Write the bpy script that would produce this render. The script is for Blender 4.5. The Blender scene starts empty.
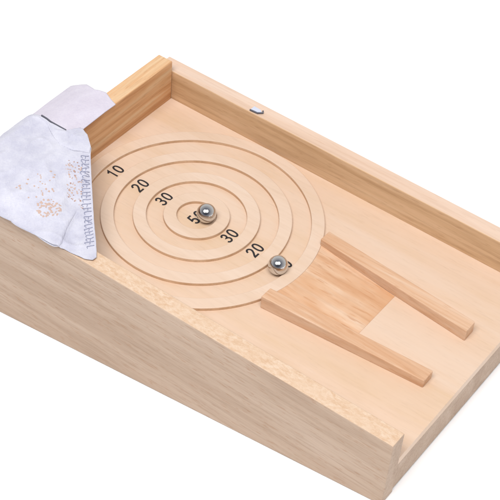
import bpy, bmesh, math, random
from mathutils import Vector, Matrix, Euler, noise
random.seed(7)
sc = bpy.context.scene
COL = sc.collection
PI = math.pi
S = 0.017                      # one working unit in metres (ring radius step = 17 mm)
TILT = math.atan(0.13980)      # the playing board slopes down towards its open end
# local board frame -> world, underside of the box resting on z = 0
ROT = Matrix.Rotation(TILT, 4, 'Y')
D0, DK = -2.8034, 0.13980
LIFT = -(ROT @ Vector((0, 0, D0))).z
M = Matrix.Translation((0, 0, LIFT * S)) @ ROT @ Matrix.Scale(S, 4)

# ------------------------------------------------------------------ helpers
def thing(name, label, cat, loc=(0, 0, 0), group=None):
    o = bpy.data.objects.new(name, None); COL.objects.link(o)
    o.empty_display_size = .5
    o.matrix_world = M @ Matrix.Translation(loc)
    o['label'] = label; o['category'] = cat
    if group: o['group'] = group
    o['_loc'] = list(loc)
    return o

def link(name, bm, mat, parent, smooth=False, label=None, sub=None):
    """link a bmesh built in the board frame as one mesh part of a thing"""
    top = parent
    while top.parent: top = top.parent
    loc = Vector(top['_loc'])
    bmesh.ops.translate(bm, verts=bm.verts, vec=-loc)
    bmesh.ops.recalc_face_normals(bm, faces=bm.faces)
    me = bpy.data.meshes.new(name); bm.to_mesh(me); bm.free()
    for p in me.polygons: p.use_smooth = smooth
    me.materials.append(mat)
    o = bpy.data.objects.new(name, me); COL.objects.link(o); o.parent = parent
    if label: o['label'] = label
    return o

def prism(pts, z0, z1, bev=.03, seg=2, zs=None):
    """vertical prism over a plan outline; zs = per-point top heights"""
    bm = bmesh.new()
    b = [bm.verts.new((x, y, z0)) for x, y in pts]
    t = [bm.verts.new((x, y, (zs[i] if zs else z1))) for i, (x, y) in enumerate(pts)]
    n = len(pts)
    bm.faces.new(b[::-1]); bm.faces.new(t)
    for i in range(n): bm.faces.new((b[i], b[(i+1) % n], t[(i+1) % n], t[i]))
    bmesh.ops.recalc_face_normals(bm, faces=bm.faces)
    if bev:
        es = [e for e in bm.edges if len(e.link_faces) == 2 and e.calc_face_angle() > .6]
        bmesh.ops.bevel(bm, geom=es, offset=bev, segments=seg, profile=.5, affect='EDGES', clamp_overlap=True)
    return bm

def side_prism(prof, y0, y1, bev=.03):
    """profile in x-z extruded along y"""
    bm = bmesh.new()
    a = [bm.verts.new((x, y0, z)) for x, z in prof]
    b = [bm.verts.new((x, y1, z)) for x, z in prof]
    n = len(prof)
    bm.faces.new(a); bm.faces.new(b[::-1])
    for i in range(n): bm.faces.new((a[i], a[(i+1) % n], b[(i+1) % n], b[i]))
    bmesh.ops.recalc_face_normals(bm, faces=bm.faces)
    if bev:
        bmesh.ops.bevel(bm, geom=list(bm.edges), offset=bev, segments=3, profile=.5, affect='EDGES', clamp_overlap=True)
    return bm

def tube(bm, pts, r, seg=8, closed=False):
    rings = []
    n = len(pts); pts = [Vector(p) for p in pts]
    for i, p in enumerate(pts):
        a = pts[max(0, i-1)]; b = pts[min(n-1, i+1)]
        d = (b - a).normalized()
        up = Vector((0, 0, 1)) if abs(d.z) < .9 else Vector((1, 0, 0))
        s = d.cross(up).normalized(); u = s.cross(d)
        rr = r(i/(n-1)) if callable(r) else r
        rings.append([bm.verts.new(p + (s*math.cos(2*PI*k/seg) + u*math.sin(2*PI*k/seg))*rr) for k in range(seg)])
    for i in range(n-1):
        for k in range(seg):
            bm.faces.new((rings[i][k], rings[i][(k+1) % seg], rings[i+1][(k+1) % seg], rings[i+1][k]))
    bm.faces.new(rings[0][::-1]); bm.faces.new(rings[-1])

# ---------------------------------------------------------------- materials
def nt_mat(name):
    m = bpy.data.materials.new(name); m.use_nodes = True
    nt = m.node_tree; nt.nodes.clear()
    out = nt.nodes.new('ShaderNodeOutputMaterial'); p = nt.nodes.new('ShaderNodeBsdfPrincipled')
    nt.links.new(p.outputs[0], out.inputs[0])
    return m, nt, p

def srgb(r, g, b):
    f = lambda v: (v/255/12.92 if v/255 <= .04045 else ((v/255+.055)/1.055)**2.4)
    return (f(r), f(g), f(b), 1)

def ramp(nt, fac, stops, interp='LINEAR'):
    r = nt.nodes.new('ShaderNodeValToRGB'); r.color_ramp.interpolation = interp
    el = r.color_ramp.elements
    while len(el) > 1: el.remove(el[-1])
    el[0].position, el[0].color = stops[0]
    for s, c in stops[1:]:
        e = el.new(s); e.color = c
    nt.links.new(fac, r.inputs[0]); return r.outputs[0]

def noi(nt, vec, scale, detail=4, rough=.55, dist=0):
    n = nt.nodes.new('ShaderNodeTexNoise'); n.inputs['Scale'].default_value = scale
    n.inputs['Detail'].default_value = detail; n.inputs['Roughness'].default_value = rough
    n.inputs['Distortion'].default_value = dist
    nt.links.new(vec, n.inputs['Vector']); return n.outputs['Fac']

def mapping(nt, scale, rot=(0, 0, 0), loc=(0, 0, 0)):
    tc = nt.nodes.new('ShaderNodeTexCoord'); mp = nt.nodes.new('ShaderNodeMapping')
    mp.inputs['Scale'].default_value = scale; mp.inputs['Rotation'].default_value = rot
    mp.inputs['Location'].default_value = loc
    nt.links.new(tc.outputs['Object'], mp.inputs[0]); return mp.outputs[0]

def mix(nt, a, b, fac, mode='MIX'):
    m = nt.nodes.new('ShaderNodeMix'); m.data_type = 'RGBA'; m.blend_type = mode
    for sock, v in ((m.inputs[0], fac), (m.inputs[6], a), (m.inputs[7], b)):
        if hasattr(v, 'is_linked'): nt.links.new(v, sock)
        else: sock.default_value = v
    return m.outputs[2]

def fmath(nt, op, a, b):
    m = nt.nodes.new('ShaderNodeMath'); m.operation = op
    for sock, v in ((m.inputs[0], a), (m.inputs[1], b)):
        if hasattr(v, 'is_linked'): nt.links.new(v, sock)
        else: sock.default_value = v
    return m.outputs[0]

W1 = (1, 1, 1, 1)
def wood(name, dark, mid, light, axis='X', stretch=.07, bands=1.1, fibre=9, pores=.3, pore_col=None, rough=.5, seed=0, dist=.6, fibre_amt=.1, bump=.25, band_lo=.3, band_hi=.7, blotch=.0, blotch_col=None):
    m, nt, p = nt_mat(name)
    sc3 = [1, 1, 1]; sc3['XYZ'.index(axis)] = stretch
    v = mapping(nt, sc3, loc=(seed*3.1, seed*1.7, seed*2.3))
    sc4 = [1, 1, 1]; sc4['XYZ'.index(axis)] = stretch*.55
    v2 = mapping(nt, sc4, rot=(0, 0, .02), loc=(seed*1.1, seed*4.7, seed))
    b = noi(nt, v, bands, 5, .6, dist)
    c = ramp(nt, b, [(band_lo, dark), ((band_lo+band_hi)/2, mid), (band_hi, light)])
    # fine fibres
    f = noi(nt, v2, fibre, 6, .7, .2)
    fr = ramp(nt, f, [(.25, (1-fibre_amt*1.6, 1-fibre_amt*1.9, 1-fibre_amt*2.2, 1)), (.5, W1), (.75, (1+fibre_amt*.5,)*3+(1,))])
    c = mix(nt, c, fr, 1.0, 'MULTIPLY')
    # short pores
    if pores:
        sc5 = [1, 1, 1]; sc5['XYZ'.index(axis)] = .11
        v3 = mapping(nt, sc5, loc=(seed, seed*2, seed*5))
        q = noi(nt, v3, fibre*1.9, 2, .5)
        qm = ramp(nt, q, [(.60, (0, 0, 0, 1)), (.70, W1)])
        c = mix(nt, c, pore_col or tuple(x*.7 for x in dark[:3])+(1,), fmath(nt, 'MULTIPLY', qm, pores))
    if blotch:
        v4 = mapping(nt, (1, 1, 1), loc=(seed*7, 2, 1))
        q = noi(nt, v4, .55, 3, .6)
        c = mix(nt, c, blotch_col, fmath(nt, 'MULTIPLY', ramp(nt, q, [(.4, (0, 0, 0, 1)), (.68, W1)]), blotch))
    nt.links.new(c, p.inputs['Base Color'])
    p.inputs['Roughness'].default_value = rough
    p.inputs['Specular IOR Level'].default_value = .35
    bp = nt.nodes.new('ShaderNodeBump'); bp.inputs['Strength'].default_value = bump
    bp.inputs['Distance'].default_value = .0002
    nt.links.new(f, bp.inputs['Height']); nt.links.new(bp.outputs[0], p.inputs['Normal'])
    return m

def speckle_wood(name, a, b, c3, seed=0):
    """planed edge showing short ray flecks"""
    m, nt, p = nt_mat(name)
    v = mapping(nt, (1.1, 2.2, 1), loc=(seed, 0, 0))
    n1 = noi(nt, v, 4.6, 3, .6, .5); n2 = noi(nt, v, 1.1, 3, .5)
    c = ramp(nt, n1, [(.36, a), (.5, b), (.62, c3)])
    c = mix(nt, c, b, fmath(nt, 'MULTIPLY', ramp(nt, n2, [(.4, (0, 0, 0, 1)), (.62, W1)]), .6))
    n3 = noi(nt, v, 14, 3, .6)
    c = mix(nt, c, ramp(nt, n3, [(.3, (.92, .9, .86, 1)), (.6, W1)]), 1.0, 'MULTIPLY')
    nt.links.new(c, p.inputs['Base Color']); p.inputs['Roughness'].default_value = .5
    p.inputs['Specular IOR Level'].default_value = .35
    return m

def C(r, g, b, k=1.0):
    c = srgb(r, g, b); return (c[0]*k, c[1]*k, c[2]*k, 1)
K = .78
m_board = wood('birch_plywood', C(233, 199, 165, K), C(238, 206, 178, K), C(240, 212, 188, K), seed=1, bands=.9, fibre=11, pores=.16, fibre_amt=.035, bump=.1, stretch=.12, rough=.45, blotch=.35, blotch_col=C(242, 212, 188, K))
m_ring = wood('ring_birch', C(234, 203, 174, K), C(239, 210, 185, K), C(243, 217, 195, K), seed=4, bands=.8, fibre=12, pores=.14, fibre_amt=.04, bump=.1, stretch=.12, rough=.42)
m_rout_shade = wood('routed_edge_shade', C(212, 172, 134, K), C(226, 188, 152, K), C(236, 203, 170, K), seed=12, bands=2, fibre=10, pores=.2, fibre_amt=.1, bump=.3, rough=.7)  # cut-edge tan, with shade painted in so the ring steps stand out
m_side = wood('grey_beige_oak', C(190, 162, 139, K), C(202, 175, 152, K), C(213, 188, 167, K), seed=2, bands=1.6, fibre=13, pores=.5, pore_col=C(178, 134, 100, K), fibre_amt=.14, stretch=.09, bump=.3, rough=.6)
m_sidetop = speckle_wood('flecked_edge', C(229, 192, 158, K), C(238, 206, 176, K), C(244, 217, 191, K), 3)
m_far = wood('tan_side_wood', C(206, 165, 122, K), C(228, 189, 148, K), C(238, 203, 165, K), seed=5, bands=1.8, fibre=9, pores=.35, pore_col=C(180, 138, 100, K), fibre_amt=.15, bump=.25, rough=.55)
m_fartop = wood('pink_beige_edge', C(232, 196, 168, K), C(241, 209, 184, K), C(246, 219, 198, K), seed=6, bands=1.3, fibre=9, pores=.2, pore_col=C(215, 168, 135, K), fibre_amt=.07, bump=.2)
m_back = wood('orange_brown_board', C(214, 155, 104, K), C(236, 184, 134, K), C(247, 210, 166, K), axis='Y', seed=7, bands=2.6, fibre=10, pores=.3, fibre_amt=.12, stretch=.06, rough=.5, band_lo=.36, band_hi=.64)
m_ramp = wood('ramp_beech', C(223, 172, 132, K), C(235, 191, 154, K), C(242, 208, 178, K), seed=8, bands=1.7, fibre=7, pores=.5, pore_col=C(200, 138, 92, K), fibre_amt=.13, stretch=.10, dist=.5, rough=.42, band_lo=.36, band_hi=.64, blotch=.7, blotch_col=C(222, 164, 116, K))
m_rail = wood('rail_wood', C(214, 160, 118, K), C(232, 188, 152, K), C(241, 207, 178, K), seed=9, bands=2.4, fibre=10, pores=.3, pore_col=C(200, 140, 92, K), fibre_amt=.1, stretch=.05, rough=.5)

def plain(name, col, rough=.5, metal=0, spec=.5):
    m, nt, p = nt_mat(name)
    v = mapping(nt, (1, 1, 1)); n = noi(nt, v, 6, 3)
    c = ramp(nt, n, [(.3, tuple(x*.93 for x in col[:3])+(1,)), (.7, col)])
    nt.links.new(c, p.inputs['Base Color'])
    p.inputs['Roughness'].default_value = rough; p.inputs['Metallic'].default_value = metal
    p.inputs['Specular IOR Level'].default_value = spec
    return m
m_ink = plain('black_print', C(34, 30, 32), .6)
m_cord = plain('dark_grey_cord', C(95, 95, 105), .8)
m_thread = plain('blue_grey_thread', C(150, 152, 174), .9)
m_peach = plain('peach_thread', C(228, 196, 180, .74), .9)
m_brown = plain('brown_thread', C(192, 156, 144, .8), .9)

def steel():
    m, nt, p = nt_mat('polished_steel')
    p.inputs['Base Color'].default_value = (.64, .635, .63, 1)
    p.inputs['Metallic'].default_value = 1
    v = mapping(nt, (1, 1, 1)); n = noi(nt, v, 9, 5)
    r = nt.nodes.new('ShaderNodeMapRange'); r.inputs[3].default_value = .10; r.inputs[4].default_value = .18
    nt.links.new(n, r.inputs[0]); nt.links.new(r.outputs[0], p.inputs['Roughness'])
    return m
m_steel = steel()

def cloth_mat(name, a, b, weave=1.0):
    m, nt, p = nt_mat(name)
    v = mapping(nt, (1, 1, 1))
    n = noi(nt, v, 1.6, 5, .6); n2 = noi(nt, v, 16, 3, .6)
    c = ramp(nt, n, [(.35, a), (.65, b)])
    c = mix(nt, c, ramp(nt, n2, [(.3, (.93, .93, .96, 1)), (.6, W1)]), 1.0, 'MULTIPLY')
    nt.links.new(c, p.inputs['Base Color']); p.inputs['Roughness'].default_value = .9
    p.inputs['Specular IOR Level'].default_value = .15
    p.inputs['Sheen Weight'].default_value = .15
    vr = mapping(nt, (1, 1, 1), rot=(0, 0, -.65))
    w1 = nt.nodes.new('ShaderNodeTexWave'); w1.inputs['Scale'].default_value = 7; w1.bands_direction = 'X'
    w2 = nt.nodes.new('ShaderNodeTexWave'); w2.inputs['Scale'].default_value = 7; w2.bands_direction = 'Y'
    for w in (w1, w2):
        w.inputs['Distortion'].default_value = .6; nt.links.new(vr, w.inputs['Vector'])
    h = fmath(nt, 'ADD', fmath(nt, 'MULTIPLY', w1.outputs['Fac'], w2.outputs['Fac']), fmath(nt, 'MULTIPLY', n2, 1.2))
    bp = nt.nodes.new('ShaderNodeBump'); bp.inputs['Strength'].default_value = .35*weave
    bp.inputs['Distance'].default_value = .0004
    nt.links.new(h, bp.inputs['Height']); nt.links.new(bp.outputs[0], p.inputs['Normal'])
    return m
m_cloth = cloth_mat('lavender_white_cotton', C(210, 209, 224, .82), C(229, 228, 238, .82))
m_cloth2 = cloth_mat('pinkish_white_cotton', C(224, 216, 228, .8), C(234, 227, 238, .8), .5)

# ------------------------------------------------------------- the game box
YF, YN, T = 4.0927, -3.9979, .587
XB, XE, H, HB = -4.2439, 10.0, 1.1204, 1.5457
XO = XB - T
G = .003
box = thing('game_box', 'pale wooden marble game box with concentric scoring rings and a sloping board', 'game', (2.6, 0, D0 + DK*2.6))
zb = lambda x: D0 + DK*x
# playing board: a thick plywood sheet between the side walls
link('playing_board', prism([(XB, YN), (XE-.03, YN), (XE-.03, YF), (XB, YF)], -.28, 0, .015), m_board, box)
# side walls: tapered boards, each with its planed top edge strip as the same plank
def wall_part(y0, y1, mside, mtop, label):
    o = link('side_wall', side_prism([(XO, zb(XO)), (XE, zb(XE)), (XE, H), (XO, H)], y0, y1, .035), mside, box, label=label)
    o.data.materials.append(mtop)
    for p in o.data.polygons:
        if p.normal.z > .8: p.material_index = 1
    return o
wall_part(YN - T, YN, m_side, m_sidetop, 'near side wall of grey beige oak with a flecked top edge')
wall_part(YF, YF + T, m_far, m_fartop, 'far side wall with tan inner face and pinkish top edge')
link('back_wall', side_prism([(XO+.01, zb(XO)+.03), (XB, zb(XB)+.03), (XB, HB), (XO+.01, HB)], YN+G, YF-G, .04), m_back, box)
link('front_panel', prism([(XE-.45, YN+G), (XE-.04, YN+G), (XE-.04, YF-G), (XE-.45, YF-G)], zb(XE)+.03, -.285, .02), m_side, box)

# concentric raised rings
RW, RH = .41, .118
def ring(ro, n=192):
    ri = ro - RW; b = .018
    prof = [(ri+.004, -.01), (ri, .02), (ri, RH-b*1.2), (ri+b*.35, RH-b*.35), (ri+b*1.2, RH), (ro-b*1.2, RH), (ro-b*.35, RH-b*.35), (ro, RH-b*1.2), (ro, .02), (ro-.004, -.01)]
    bm = bmesh.new(); rr = []
    for i in range(n):
        a = 2*PI*i/n; rr.append([bm.verts.new((r*math.cos(a), r*math.sin(a), z)) for r, z in prof])
    m = len(prof)
    for i in range(n):
        A, B = rr[i], rr[(i+1) % n]
        for k in range(m): bm.faces.new((A[k], B[k], B[(k+1) % m], A[(k+1) % m]))
    return bm
for ro, lab in ((1.033, 'smallest ring round the centre'), (1.975, 'second ring from the centre'), (2.972, 'third ring from the centre'), (3.985, 'largest outer ring touching the walls')):
    o = link('scoring_ring', ring(ro), m_ring, box, label=lab)
    o.data.materials.append(m_rout_shade)
    for p in o.data.polygons:
        if abs(p.normal.z) < .3: p.material_index = 1

# ramp wedge between the guide rails, running up to the outer ring
def ramp_bm():
    bm = bmesh.new(); R = 3.99; n = 24
    x1 = 6.6
    def half(x): return 1.385 + (x-3.75)*(.91-1.385)/(8.9-3.75)
    rows = []
    for j in range(n+1):
        t = -1 + 2*j/n
        y0 = t*1.392; x0 = math.sqrt(R*R - y0*y0)
        y1 = t*half(x1)
        row = []
        for i in range(13):
            s = i/12; x = x0 + (x1-x0)*s; y = t*half(x)*.997
            if i == 0: y = y0
            z = (RH-.004)*(1-s) + .012*s
            row.append((x, y, z))
        rows.append(row)
    top = [[bm.verts.new(p) for p in r] for r in rows]
    bot = [[bm.verts.new((p[0], p[1], -.004)) for p in r] for r in rows]
    for j in range(n):
        for i in range(12):
            bm.faces.new((top[j][i], top[j][i+1], top[j+1][i+1], top[j+1][i]))
            bm.faces.new((bot[j][i], bot[j+1][i], bot[j+1][i+1], bot[j][i+1]))
        bm.faces.new((top[j][0], top[j+1][0], bot[j+1][0], bot[j][0]))
        bm.faces.new((top[j][12], bot[j][12], bot[j+1][12], top[j+1][12]))
    for i in range(12):
        bm.faces.new((top[0][i], bot[0][i], bot[0][i+1], top[0][i+1]))
        bm.faces.new((top[n][i], top[n][i+1], bot[n][i+1], bot[n][i]))
    return bm
link('ramp', ramp_bm(), m_ramp, box)

def arc_end(y): return math.sqrt(3.995**2 - y*y)
def rail(s, h0, h1, xe, lab):
    yi0, yo0, yi1, yo1 = 1.385, 1.845, .91, 1.41
    pts = []
    n = 1; x0 = 3.78 if s < 0 else 3.69
    for k in range(n+1):
        y = yi0 + (yo0-yi0)*k/n; pts.append((x0, s*y))
    pts.append((xe, s*yo1)); pts.append((xe, s*yi1))
    zs = [h0]*(n+1) + [h1, h1]
    if s < 0: pts = pts[::-1]; zs = zs[::-1]
    bm = prism(pts, -.003, h0, .028, 2, zs)
    return link('guide_rail', bm, m_rail, box, label=lab)
rail(-1, .47, .30, 9.14, 'near guide rail slanting towards the ramp')
rail(1, .36, .42, 9.14, 'far guide rail slanting towards the ramp')

# printed scores
def arc(cx, cy, rx, ry, a0, a1, n=16):
    return [(cx+rx*math.cos(math.radians(a0+(a1-a0)*i/n)), cy+ry*math.sin(math.radians(a0+(a1-a0)*i/n))) for i in range(n+1)]
def glyph(ch):
    """centre line of a grotesque numeral in a cell .56 wide and 1 high"""
    if ch == '0':
        pts = []
        for i in range(36):
            t = 2*PI*i/36; c, q = math.cos(t), math.sin(t)
            pts.append((.28+.215*math.copysign(abs(c)**.85, c), .5+.445*math.copysign(abs(q)**.9, q)))
        return pts, True
    if ch == '1': return [(.10, .76), (.22, .82), (.335, .95), (.335, 0)], False
    if ch == '2': return arc(.28, .70, .20, .245, 175, -25, 18) + [(.36, .42), (.20, .24), (.10, .12), (.075, .052), (.52, .052)], False
    if ch == '3': return arc(.275, .725, .175, .215, 165, -62, 14) + [(.27, .515), (.33, .50)] + arc(.27, .275, .215, .225, 62, -165, 18), False
    if ch == '5': return [(.49, .945), (.17, .945), (.10, .50)] + arc(.285, .31, .205, .255, 130, -160, 20), False
HGT, ADV, STK = .41, .295, .152
def score(txt, x, y, lab=None):
    bm = bmesh.new(); W = (len(txt)-1)*ADV + .56*HGT
    for k, ch in enumerate(txt):
        pts, closed = glyph(ch); n = len(pts); L = []
        for i, p in enumerate(pts):
            P = Vector(p)
            pa = Vector(pts[i-1]) if (i > 0 or closed) else None
            pb = Vector(pts[(i+1) % n]) if (i < n-1 or closed) else None
            d1 = (P-pa).normalized() if pa is not None else None
            d2 = (pb-P).normalized() if pb is not None else None
            if d1 is None: d1 = d2
            if d2 is None: d2 = d1
            t = (d1+d2).normalized(); nn = Vector((-t.y, t.x)); m = STK/2/max(.45, nn.dot(Vector((-d1.y, d1.x))))
            L.append((P+nn*m, P-nn*m))
        def V(q, z):
            u, w = q.x*HGT + k*ADV - W/2, (q.y-.5)*HGT
            return bm.verts.new((x - w, y + u, z))
        top = [(V(a_, .0045), V(b_, .0045)) for a_, b_ in L]
        for i in range(n if closed else n-1):
            A, B = top[i], top[(i+1) % n]
            bm.faces.new((A[0], B[0], B[1], A[1]))
    return link('printed_score', bm, m_ink, box, label=lab)
for t, x, lab in (('10', -3.27, 'black printed 10 behind the rings'), ('20', -2.25, 'black printed 20 left of centre'), ('30', -1.29, 'black printed 30 left of centre'),
                  ('50', .0, 'black printed 50 partly under the centre ball'), ('30', 1.275, 'black printed 30 right of centre'), ('20', 2.245, 'black printed 20 beside the lower ball'), ('10', 3.3, 'black printed 10 hidden under the lower ball')):
    score(t, x, .0, lab=lab)

# ------------------------------------------------------------- steel balls
def ball(x, y, r, label):
    o = thing('steel_ball', label, 'ball', (x, y, 0), 'steel balls lying in the ring tracks')
    bm = bmesh.new(); bmesh.ops.create_uvsphere(bm, u_segments=64, v_segments=40, radius=r)
    bmesh.ops.translate(bm, verts=bm.verts, vec=(x, y, r+.002))
    link('ball_surface', bm, m_steel, o, smooth=True)
def ball_mesh(x, y, r, label):
    bm = bmesh.new(); bmesh.ops.create_uvsphere(bm, u_segments=64, v_segments=40, radius=r)
    me = bpy.data.meshes.new('steel_ball'); bm.to_mesh(me); bm.free()
    for p in me.polygons: p.use_smooth = True
    me.materials.append(m_steel)
    o = bpy.data.objects.new('steel_ball', me); COL.objects.link(o)
    o.matrix_world = M @ Matrix.Translation((x, y, r+.002))
    o['label'] = label; o['category'] = 'ball'; o['group'] = 'steel balls lying in the ring tracks'
ball_mesh(.31, .075, .31, 'shiny steel ball in the centre ring beside the printed 50')
ball_mesh(3.325, -.33, .305, 'shiny steel ball in the outer track near the ramp')

# ------------------------------------------------------------- cloth bag
def sst(a, b, x):
    t = min(1, max(0, (x-a)/(b-a))); return t*t*(3-2*t)
def drape(x, y):
    d = x + 4.24
    g = math.exp(-(d/1.6)**2) if d > 0 else 1
    z = 1.15 + .45*g*sst(-4.75, -4.05, y)
    if x < -5.6: z -= (-5.6-x)**1.5
    return z
def wrinkle(x, y, a=1.0):
    q = Vector((x*.9, y*.9, 3.3))
    w = .06*noise.noise(q*1.1) + .05*noise.noise(Vector((x*2.4+y*1.5, y*.6-x*.4, 9))) + .014*noise.noise(q*3.7)
    w += .05*(1-abs(noise.noise(Vector((x*.8-y*.5, x*.7+y*.9, 21)))*2.4))**3 if abs(noise.noise(Vector((x*.8-y*.5, x*.7+y*.9, 21)))*2.4) < 1 else 0
    # diagonal seam fold from the hem upwards
    ax, ay, bx, by = -1.50, -4.60, -2.20, -2.90
    t = max(0, min(1, ((x-ax)*(bx-ax)+(y-ay)*(by-ay))/((bx-ax)**2+(by-ay)**2)))
    dd = ((x-ax-t*(bx-ax))*(by-ay) - (y-ay-t*(by-ay))*(bx-ax))/math.hypot(bx-ax, by-ay)
    along = math.hypot(x-ax-t*(bx-ax), y-ay-t*(by-ay))
    # the cloth doubles over itself along this line: the left layer lies on top
    fade = math.exp(-(along/.30)**2)
    w += .085/(1+math.exp(-(-dd)/.018))*math.exp(-(dd/.55)**2)*fade*(1-.75*t)
    return w*a
cloth = thing('cloth_bag', 'pale lavender cotton bag with stitched edge draped over the box corner', 'bag', (-4.2, -2.6, 1.15))

def resample(pl, n):
    L = [0]
    for a, b in zip(pl, pl[1:]): L.append(L[-1]+math.dist(a, b))
    out = []
    for i in range(n+1):
        s = L[-1]*i/n; k = 0
        while k < len(L)-2 and L[k+1] < s: k += 1
        t = (s-L[k])/max(1e-9, L[k+1]-L[k])
        out.append((pl[k][0]+(pl[k+1][0]-pl[k][0])*t, pl[k][1]+(pl[k+1][1]-pl[k][1])*t))
    return out
def coons(top, hem, left, right, nu, nv):
    Tt, Hh, Ll, Rr = resample(top, nu), resample(hem, nu), resample(left, nv), resample(right, nv)
    g = []
    for j in range(nv+1):
        v = j/nv; row = []
        for i in range(nu+1):
            u = i/nu; o = []
            for c in (0, 1):
                o.append((1-v)*Tt[i][c]+v*Hh[i][c]+(1-u)*Ll[j][c]+u*Rr[j][c]
                         - ((1-u)*(1-v)*Tt[0][c]+u*(1-v)*Tt[-1][c]+(1-u)*v*Hh[0][c]+u*v*Hh[-1][c]))
            row.append(tuple(o))
        g.append(row)
    return g
def sheet(g, zf, thick):
    """cloth of real thickness: rounded edges by pulling the rim inwards"""
    bm = bmesh.new(); nv, nu = len(g)-1, len(g[0])-1
    def lay(off):
        return [[bm.verts.new((x, y, zf(x, y)+off)) for x, y in r] for r in g]
    A = lay(0); B = lay(-thick)
    for j in range(nv):
        for i in range(nu):
            bm.faces.new((A[j][i], A[j+1][i], A[j+1][i+1], A[j][i+1]))
            bm.faces.new((B[j][i], B[j][i+1], B[j+1][i+1], B[j+1][i]))
    rim = [(0, i) for i in range(nu)] + [(j, nu) for j in range(nv)] + [(nv, i) for i in range(nu, 0, -1)] + [(j, 0) for j in range(nv, 0, -1)]
    for k, (j, i) in enumerate(rim):
        j2, i2 = rim[(k+1) % len(rim)]
        bm.faces.new((A[j][i], A[j2][i2], B[j2][i2], B[j][i]))
    return bm
topc = [(-6.2, -.95), (-5.4, -.93), (-4.433, -.952), (-4.302, -.679), (-4.174, -.496), (-3.813, -.681), (-3.47, -.93)]
rightc = [(-3.456, -.943), (-3.331, -1.122), (-2.939, -1.562), (-2.188, -2.373), (-1.742, -2.851), (-1.488, -3.125), (-.877, -3.753), (-.596, -4.057), (-.441, -4.248)]
hemc = [(-6.2, -4.72), (-3.5, -4.73), (-2.093, -4.705), (-1.653, -4.714), (-1.491, -4.653), (-1.40, -4.60), (-1.23, -4.584), (-.655, -4.511), (-.45, -4.40), (-.441, -4.248)]
leftc = [(-6.2, -.95), (-6.2, -4.72)]
def zf1(x, y):
    z = drape(x, y) + wrinkle(x, y)
    # rest on wood: never sink below wall tops
    if y < YN+.05: z = max(z, H+.035)
    if x < XB+.05 and y > YN: z = max(z, HB+.045) if x > -5.6 else z
    return z + .006
g1 = coons(topc, hemc, leftc, rightc, 150, 110)
link('front_panel_cloth', sheet(g1, zf1, .03), m_cloth, cloth, smooth=True)
# second layer lying over the back wall
g2 = coons([(-6.3, 1.25), (-5.7, 1.38), (-5.2, 1.22), (-4.8, 1.33), (-4.45, 1.18), (-4.19, 1.10)], [(-6.2, -1.15), (-5.2, -1.15), (-4.25, -.86)], [(-6.3, 1.35), (-6.2, -1.15)], [(-4.19, 1.10), (-4.20, .6), (-4.17, -.5), (-4.25, -.86)], 60, 60)
def zf2(x, y):
    z = 1.585 + .02*noise.noise(Vector((x*1.3, y*1.3, 0)))
    if x < -5.0: z -= .35*(-5.0-x)**1.5
    if x > -4.24: z -= (x+4.24)*.5
    return max(z, HB+.035) if x > -4.9 else z
link('back_panel_cloth', sheet(g2, zf2, .028), m_cloth2, cloth, smooth=True)
# folded over flap along the top of the front layer
fl_top = [(-5.5, -1.0), (-4.45, -.975), (-4.302, -.70), (-4.174, -.515), (-3.813, -.70), (-3.47, -.95)]
fl_bot = [(-5.45, -1.05), (-5.129, -1.10), (-4.585, -1.402), (-4.209, -1.552), (-3.715, -1.451), (-3.351, -1.146)]
g3 = coons(fl_top, fl_bot, [fl_top[0], fl_bot[0]], [fl_top[-1], fl_bot[-1]], 90, 24)
def edge_d(x, y):
    # distance to the outer rim of the flap, to round it off
    best = 9
    for pl in (fl_bot,):
        for a, b in zip(pl, pl[1:]):
            vx, vy = b[0]-a[0], b[1]-a[1]
            t = max(0, min(1, ((x-a[0])*vx+(y-a[1])*vy)/(vx*vx+vy*vy)))
            best = min(best, math.hypot(x-a[0]-t*vx, y-a[1]-t*vy))
    return best
def zf3(x, y):
    d = edge_d(x, y)
    return zf1(x, y) + .012 + .055*(1-math.exp(-d/.07)) + .02*noise.noise(Vector((x*2, y*3, 5)))
sl = [(-1.50, -4.665), (-1.53, -4.50), (-1.81, -3.98), (-1.97, -3.51), (-2.157, -2.98), (-2.30, -2.75)]
g4 = coons([(-3.3, -3.1), (-2.8, -2.85), (-2.30, -2.75)], [(-3.3, -4.74), (-2.093, -4.712), (-1.653, -4.722), (-1.50, -4.665)], [(-3.3, -3.1), (-3.3, -4.74)], sl[::-1], 60, 60)
def zf4(x, y):
    d = 9
    for a, b in zip(sl, sl[1:]):
        vx, vy = b[0]-a[0], b[1]-a[1]
        t = max(0, min(1, ((x-a[0])*vx+(y-a[1])*vy)/(vx*vx+vy*vy)))
        d = min(d, math.hypot(x-a[0]-t*vx, y-a[1]-t*vy))
    k = 1-sst(.45, 1.0, d); top = 1-sst(-3.6, -2.85, y)
    return zf1(x, y) + (.008 + .065*(1-math.exp(-d/.05)))*k*top - .02*(1-k*top)
link('doubled_layer', sheet(g4, zf4, .012), m_cloth, cloth, smooth=True)
link('folded_flap', sheet(g3, zf3, .012), m_cloth, cloth, smooth=True)
# dark draw cord in the gap between the two layers
bm = bmesh.new()
tube(bm, [(-6.0+.05*i, -.93, zf1(-6.0+.05*i, -.96)+.03) for i in range(10, 31)], .026, 8)
link('draw_cord', bm, m_cord, cloth, smooth=True)
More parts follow.
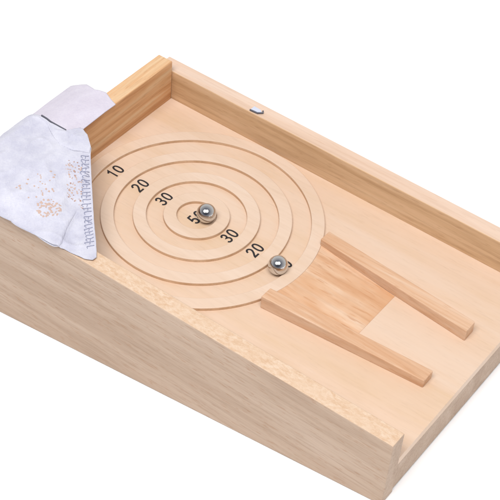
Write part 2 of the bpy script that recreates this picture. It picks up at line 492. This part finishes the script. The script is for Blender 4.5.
# blanket stitching down the free edge
bm = bmesh.new()
ed = resample(rightc[1:], 27)
for i in range(1, 25):
    a, b = Vector(ed[i-1]), Vector(ed[i+1]); p = Vector(ed[i]); d = (b-a).normalized(); nrm = Vector((-d.y, d.x))
    if nrm.x > 0: nrm = -nrm
    # nrm points into the cloth
    w = .24 + .035*random.uniform(-1, 1); sk = random.uniform(-.015, .015)
    def P3(u, s):
        q = p + nrm*u + d*s; return (q.x, q.y, zf1(q.x, q.y)+.008)
    j = random.uniform(-.012, .012)
    tube(bm, [P3(.06, -.03+j), P3(.06+w*.25, -.005), P3(.06+w*.5, .0), P3(.06+w*.8, .01+j+sk), P3(.06+w, .03+sk)], .013, 6)
    tube(bm, [P3(.06+w, .03+sk), P3(.06+w*1.02, .07), P3(.06+w*random.uniform(.8, .95), .10+j)], .011, 6)
    if random.random() < .15: tube(bm, [P3(.07, .09), P3(.06+w*.5, .05), P3(.06+w*.9, -.03)], .010, 6)
    if i % 3: tube(bm, [P3(.06+w*.45, .0), P3(.06+w*.42, .05), P3(.06+w*.5, .10)], .010, 6)
link('edge_stitching', bm, m_thread, cloth, smooth=True)
# small embroidered dots and a peach patch
def zfb(x, y): return max(zf1(x, y), zf4(x, y)) if x < -2.3 and y < -2.8 else zf1(x, y)
def blob(bm, x, y, r, h=.012):
    c = bm.verts.new((x, y, zfb(x, y)+h)); k = 7; a0 = random.random()*6
    rim = []
    for i in range(k):
        a = a0+2*PI*i/k; rr = r*random.uniform(.7, 1.2)
        X, Y = x+rr*math.cos(a), y+rr*math.sin(a); rim.append(bm.verts.new((X, Y, zfb(X, Y)+.003)))
    for i in range(k): bm.faces.new((c, rim[i], rim[(i+1) % k]))
bm = bmesh.new(); bm2 = bmesh.new()
quad = [(-3.62, -1.95), (-3.25, -1.62), (-2.0, -3.0), (-2.7, -2.95)]
for i in range(95):
    u, v = random.random(), random.random()
    ax = [quad[0][c]*(1-u)+quad[1][c]*u for c in (0, 1)]; bx = [quad[3][c]*(1-u)+quad[2][c]*u for c in (0, 1)]
    x, y = ax[0]*(1-v)+bx[0]*v, ax[1]*(1-v)+bx[1]*v
    blob(bm if i % 3 else bm2, x, y, random.uniform(.015, .034))
for i in range(70):
    a = random.random()*2*PI; r = math.sqrt(random.random())
    x, y = -2.72 + .42*r*math.cos(a), -3.74 + .36*r*math.sin(a)
    blob(bm, x, y, random.uniform(.02, .045))
for i in range(30):
    x, y = random.uniform(-3.9, -3.0), random.uniform(-3.9, -2.6); blob(bm, x, y, random.uniform(.02, .04))
link('peach_embroidery', bm, m_peach, cloth); link('brown_embroidery', bm2, m_brown, cloth)

# small pale tab on the far wall top
tab = thing('fabric_tab', 'small grey tab with a dark rim on the far side wall top', 'tab', (-1.1, 4.3, H))
bm = prism([(-1.08, 4.15), (-.82, 4.18), (-.70, 4.27), (-.80, 4.36), (-1.08, 4.38)], H+.002, H+.05, .015)
link('tab_cloth', bm, plain('grey_blue_cloth', C(200, 205, 220), .8), tab)
bm = bmesh.new(); tube(bm, [(-1.08, 4.135, H+.045), (-1.0, 4.14, H+.05), (-.80, 4.155, H+.05), (-.66, 4.28, H+.045), (-.72, 4.36, H+.045)], .026, 8)
link('dark_rim', bm, m_cord, tab, smooth=True)

# ------------------------------------------------------------- the surface
bm = bmesh.new(); bmesh.ops.create_grid(bm, x_segments=1, y_segments=1, size=4)
me = bpy.data.meshes.new('table_surface'); bm.to_mesh(me); bm.free()
m, nt, p = nt_mat('white_sweep'); p.inputs['Base Color'].default_value = (.97, .97, .97, 1); p.inputs['Roughness'].default_value = .9
p.inputs['Specular IOR Level'].default_value = .1
me.materials.append(m)
gr = bpy.data.objects.new('white_table_surface', me); COL.objects.link(gr); gr['kind'] = 'structure'
gr.location = (0, 0, -.0003)

# ------------------------------------------------------------- camera
R3 = Matrix(((0.8039, -0.45353, 0.384781), (0.590703, 0.533333, -0.605496), (0.069394, 0.714049, 0.696648)))
CP = Vector((20.23317, -28.58143, 32.78103))
cam = bpy.data.cameras.new('camera'); co = bpy.data.objects.new('camera', cam); COL.objects.link(co)
co.matrix_world = Matrix.Translation(M @ CP) @ ROT @ R3.to_4x4()
cam.sensor_width = 36; cam.lens = 1546.797/500*36; cam.clip_start = .01; cam.clip_end = 50
sc.camera = co

# ------------------------------------------------------------- light
world = bpy.data.worlds.new('World'); sc.world = world; world.use_nodes = True
wn = world.node_tree; bg = wn.nodes['Background']
caz = math.atan2(-28.58, 17.5)
wtc = wn.nodes.new('ShaderNodeTexCoord'); wdp = wn.nodes.new('ShaderNodeVectorMath'); wdp.operation = 'DOT_PRODUCT'
e_ = math.radians(52)
wdp.inputs[1].default_value = (math.cos(e_)*math.cos(caz), math.cos(e_)*math.sin(caz), math.sin(e_))
wn.links.new(wtc.outputs['Generated'], wdp.inputs[0])
# dim studio behind the camera, pale room towards the other side
wr = ramp(wn, wdp.outputs['Value'], [(0, (.72, .71, .70, 1)), (.45, (.48, .475, .49, 1)), (.70, (.27, .28, .32, 1)), (.88, (.06, .065, .09, 1)), (1, (.03, .035, .05, 1))], 'EASE')
wn.links.new(wr, bg.inputs[0]); bg.inputs[1].default_value = 1.0
target = M @ Vector((2, 0, 0))
def softbox(az, el, dist, size, power, col=(1, 1, 1)):
    l = bpy.data.lights.new('softbox', 'AREA'); l.shape = 'DISK'; l.size = size; l.energy = power; l.color = col
    o = bpy.data.objects.new('softbox', l); COL.objects.link(o)
    d = Vector((math.cos(el)*math.cos(az), math.cos(el)*math.sin(az), math.sin(el)))
    o.location = target + d*dist
    o.rotation_euler = d.to_track_quat('Z', 'Y').to_euler()
caz = math.atan2(-28.58, 17.5)
for s in (-1, 1):
    softbox(caz + s*math.radians(24), math.radians(60), 2.3, 1.12, 32.5)

sc.render.engine = 'CYCLES'
sc.view_settings.view_transform = 'Standard'; sc.view_settings.look = 'None'
sc.view_settings.exposure = 0; sc.view_settings.gamma = 1
for o in COL.objects:
    if '_loc' in o: del o['_loc']
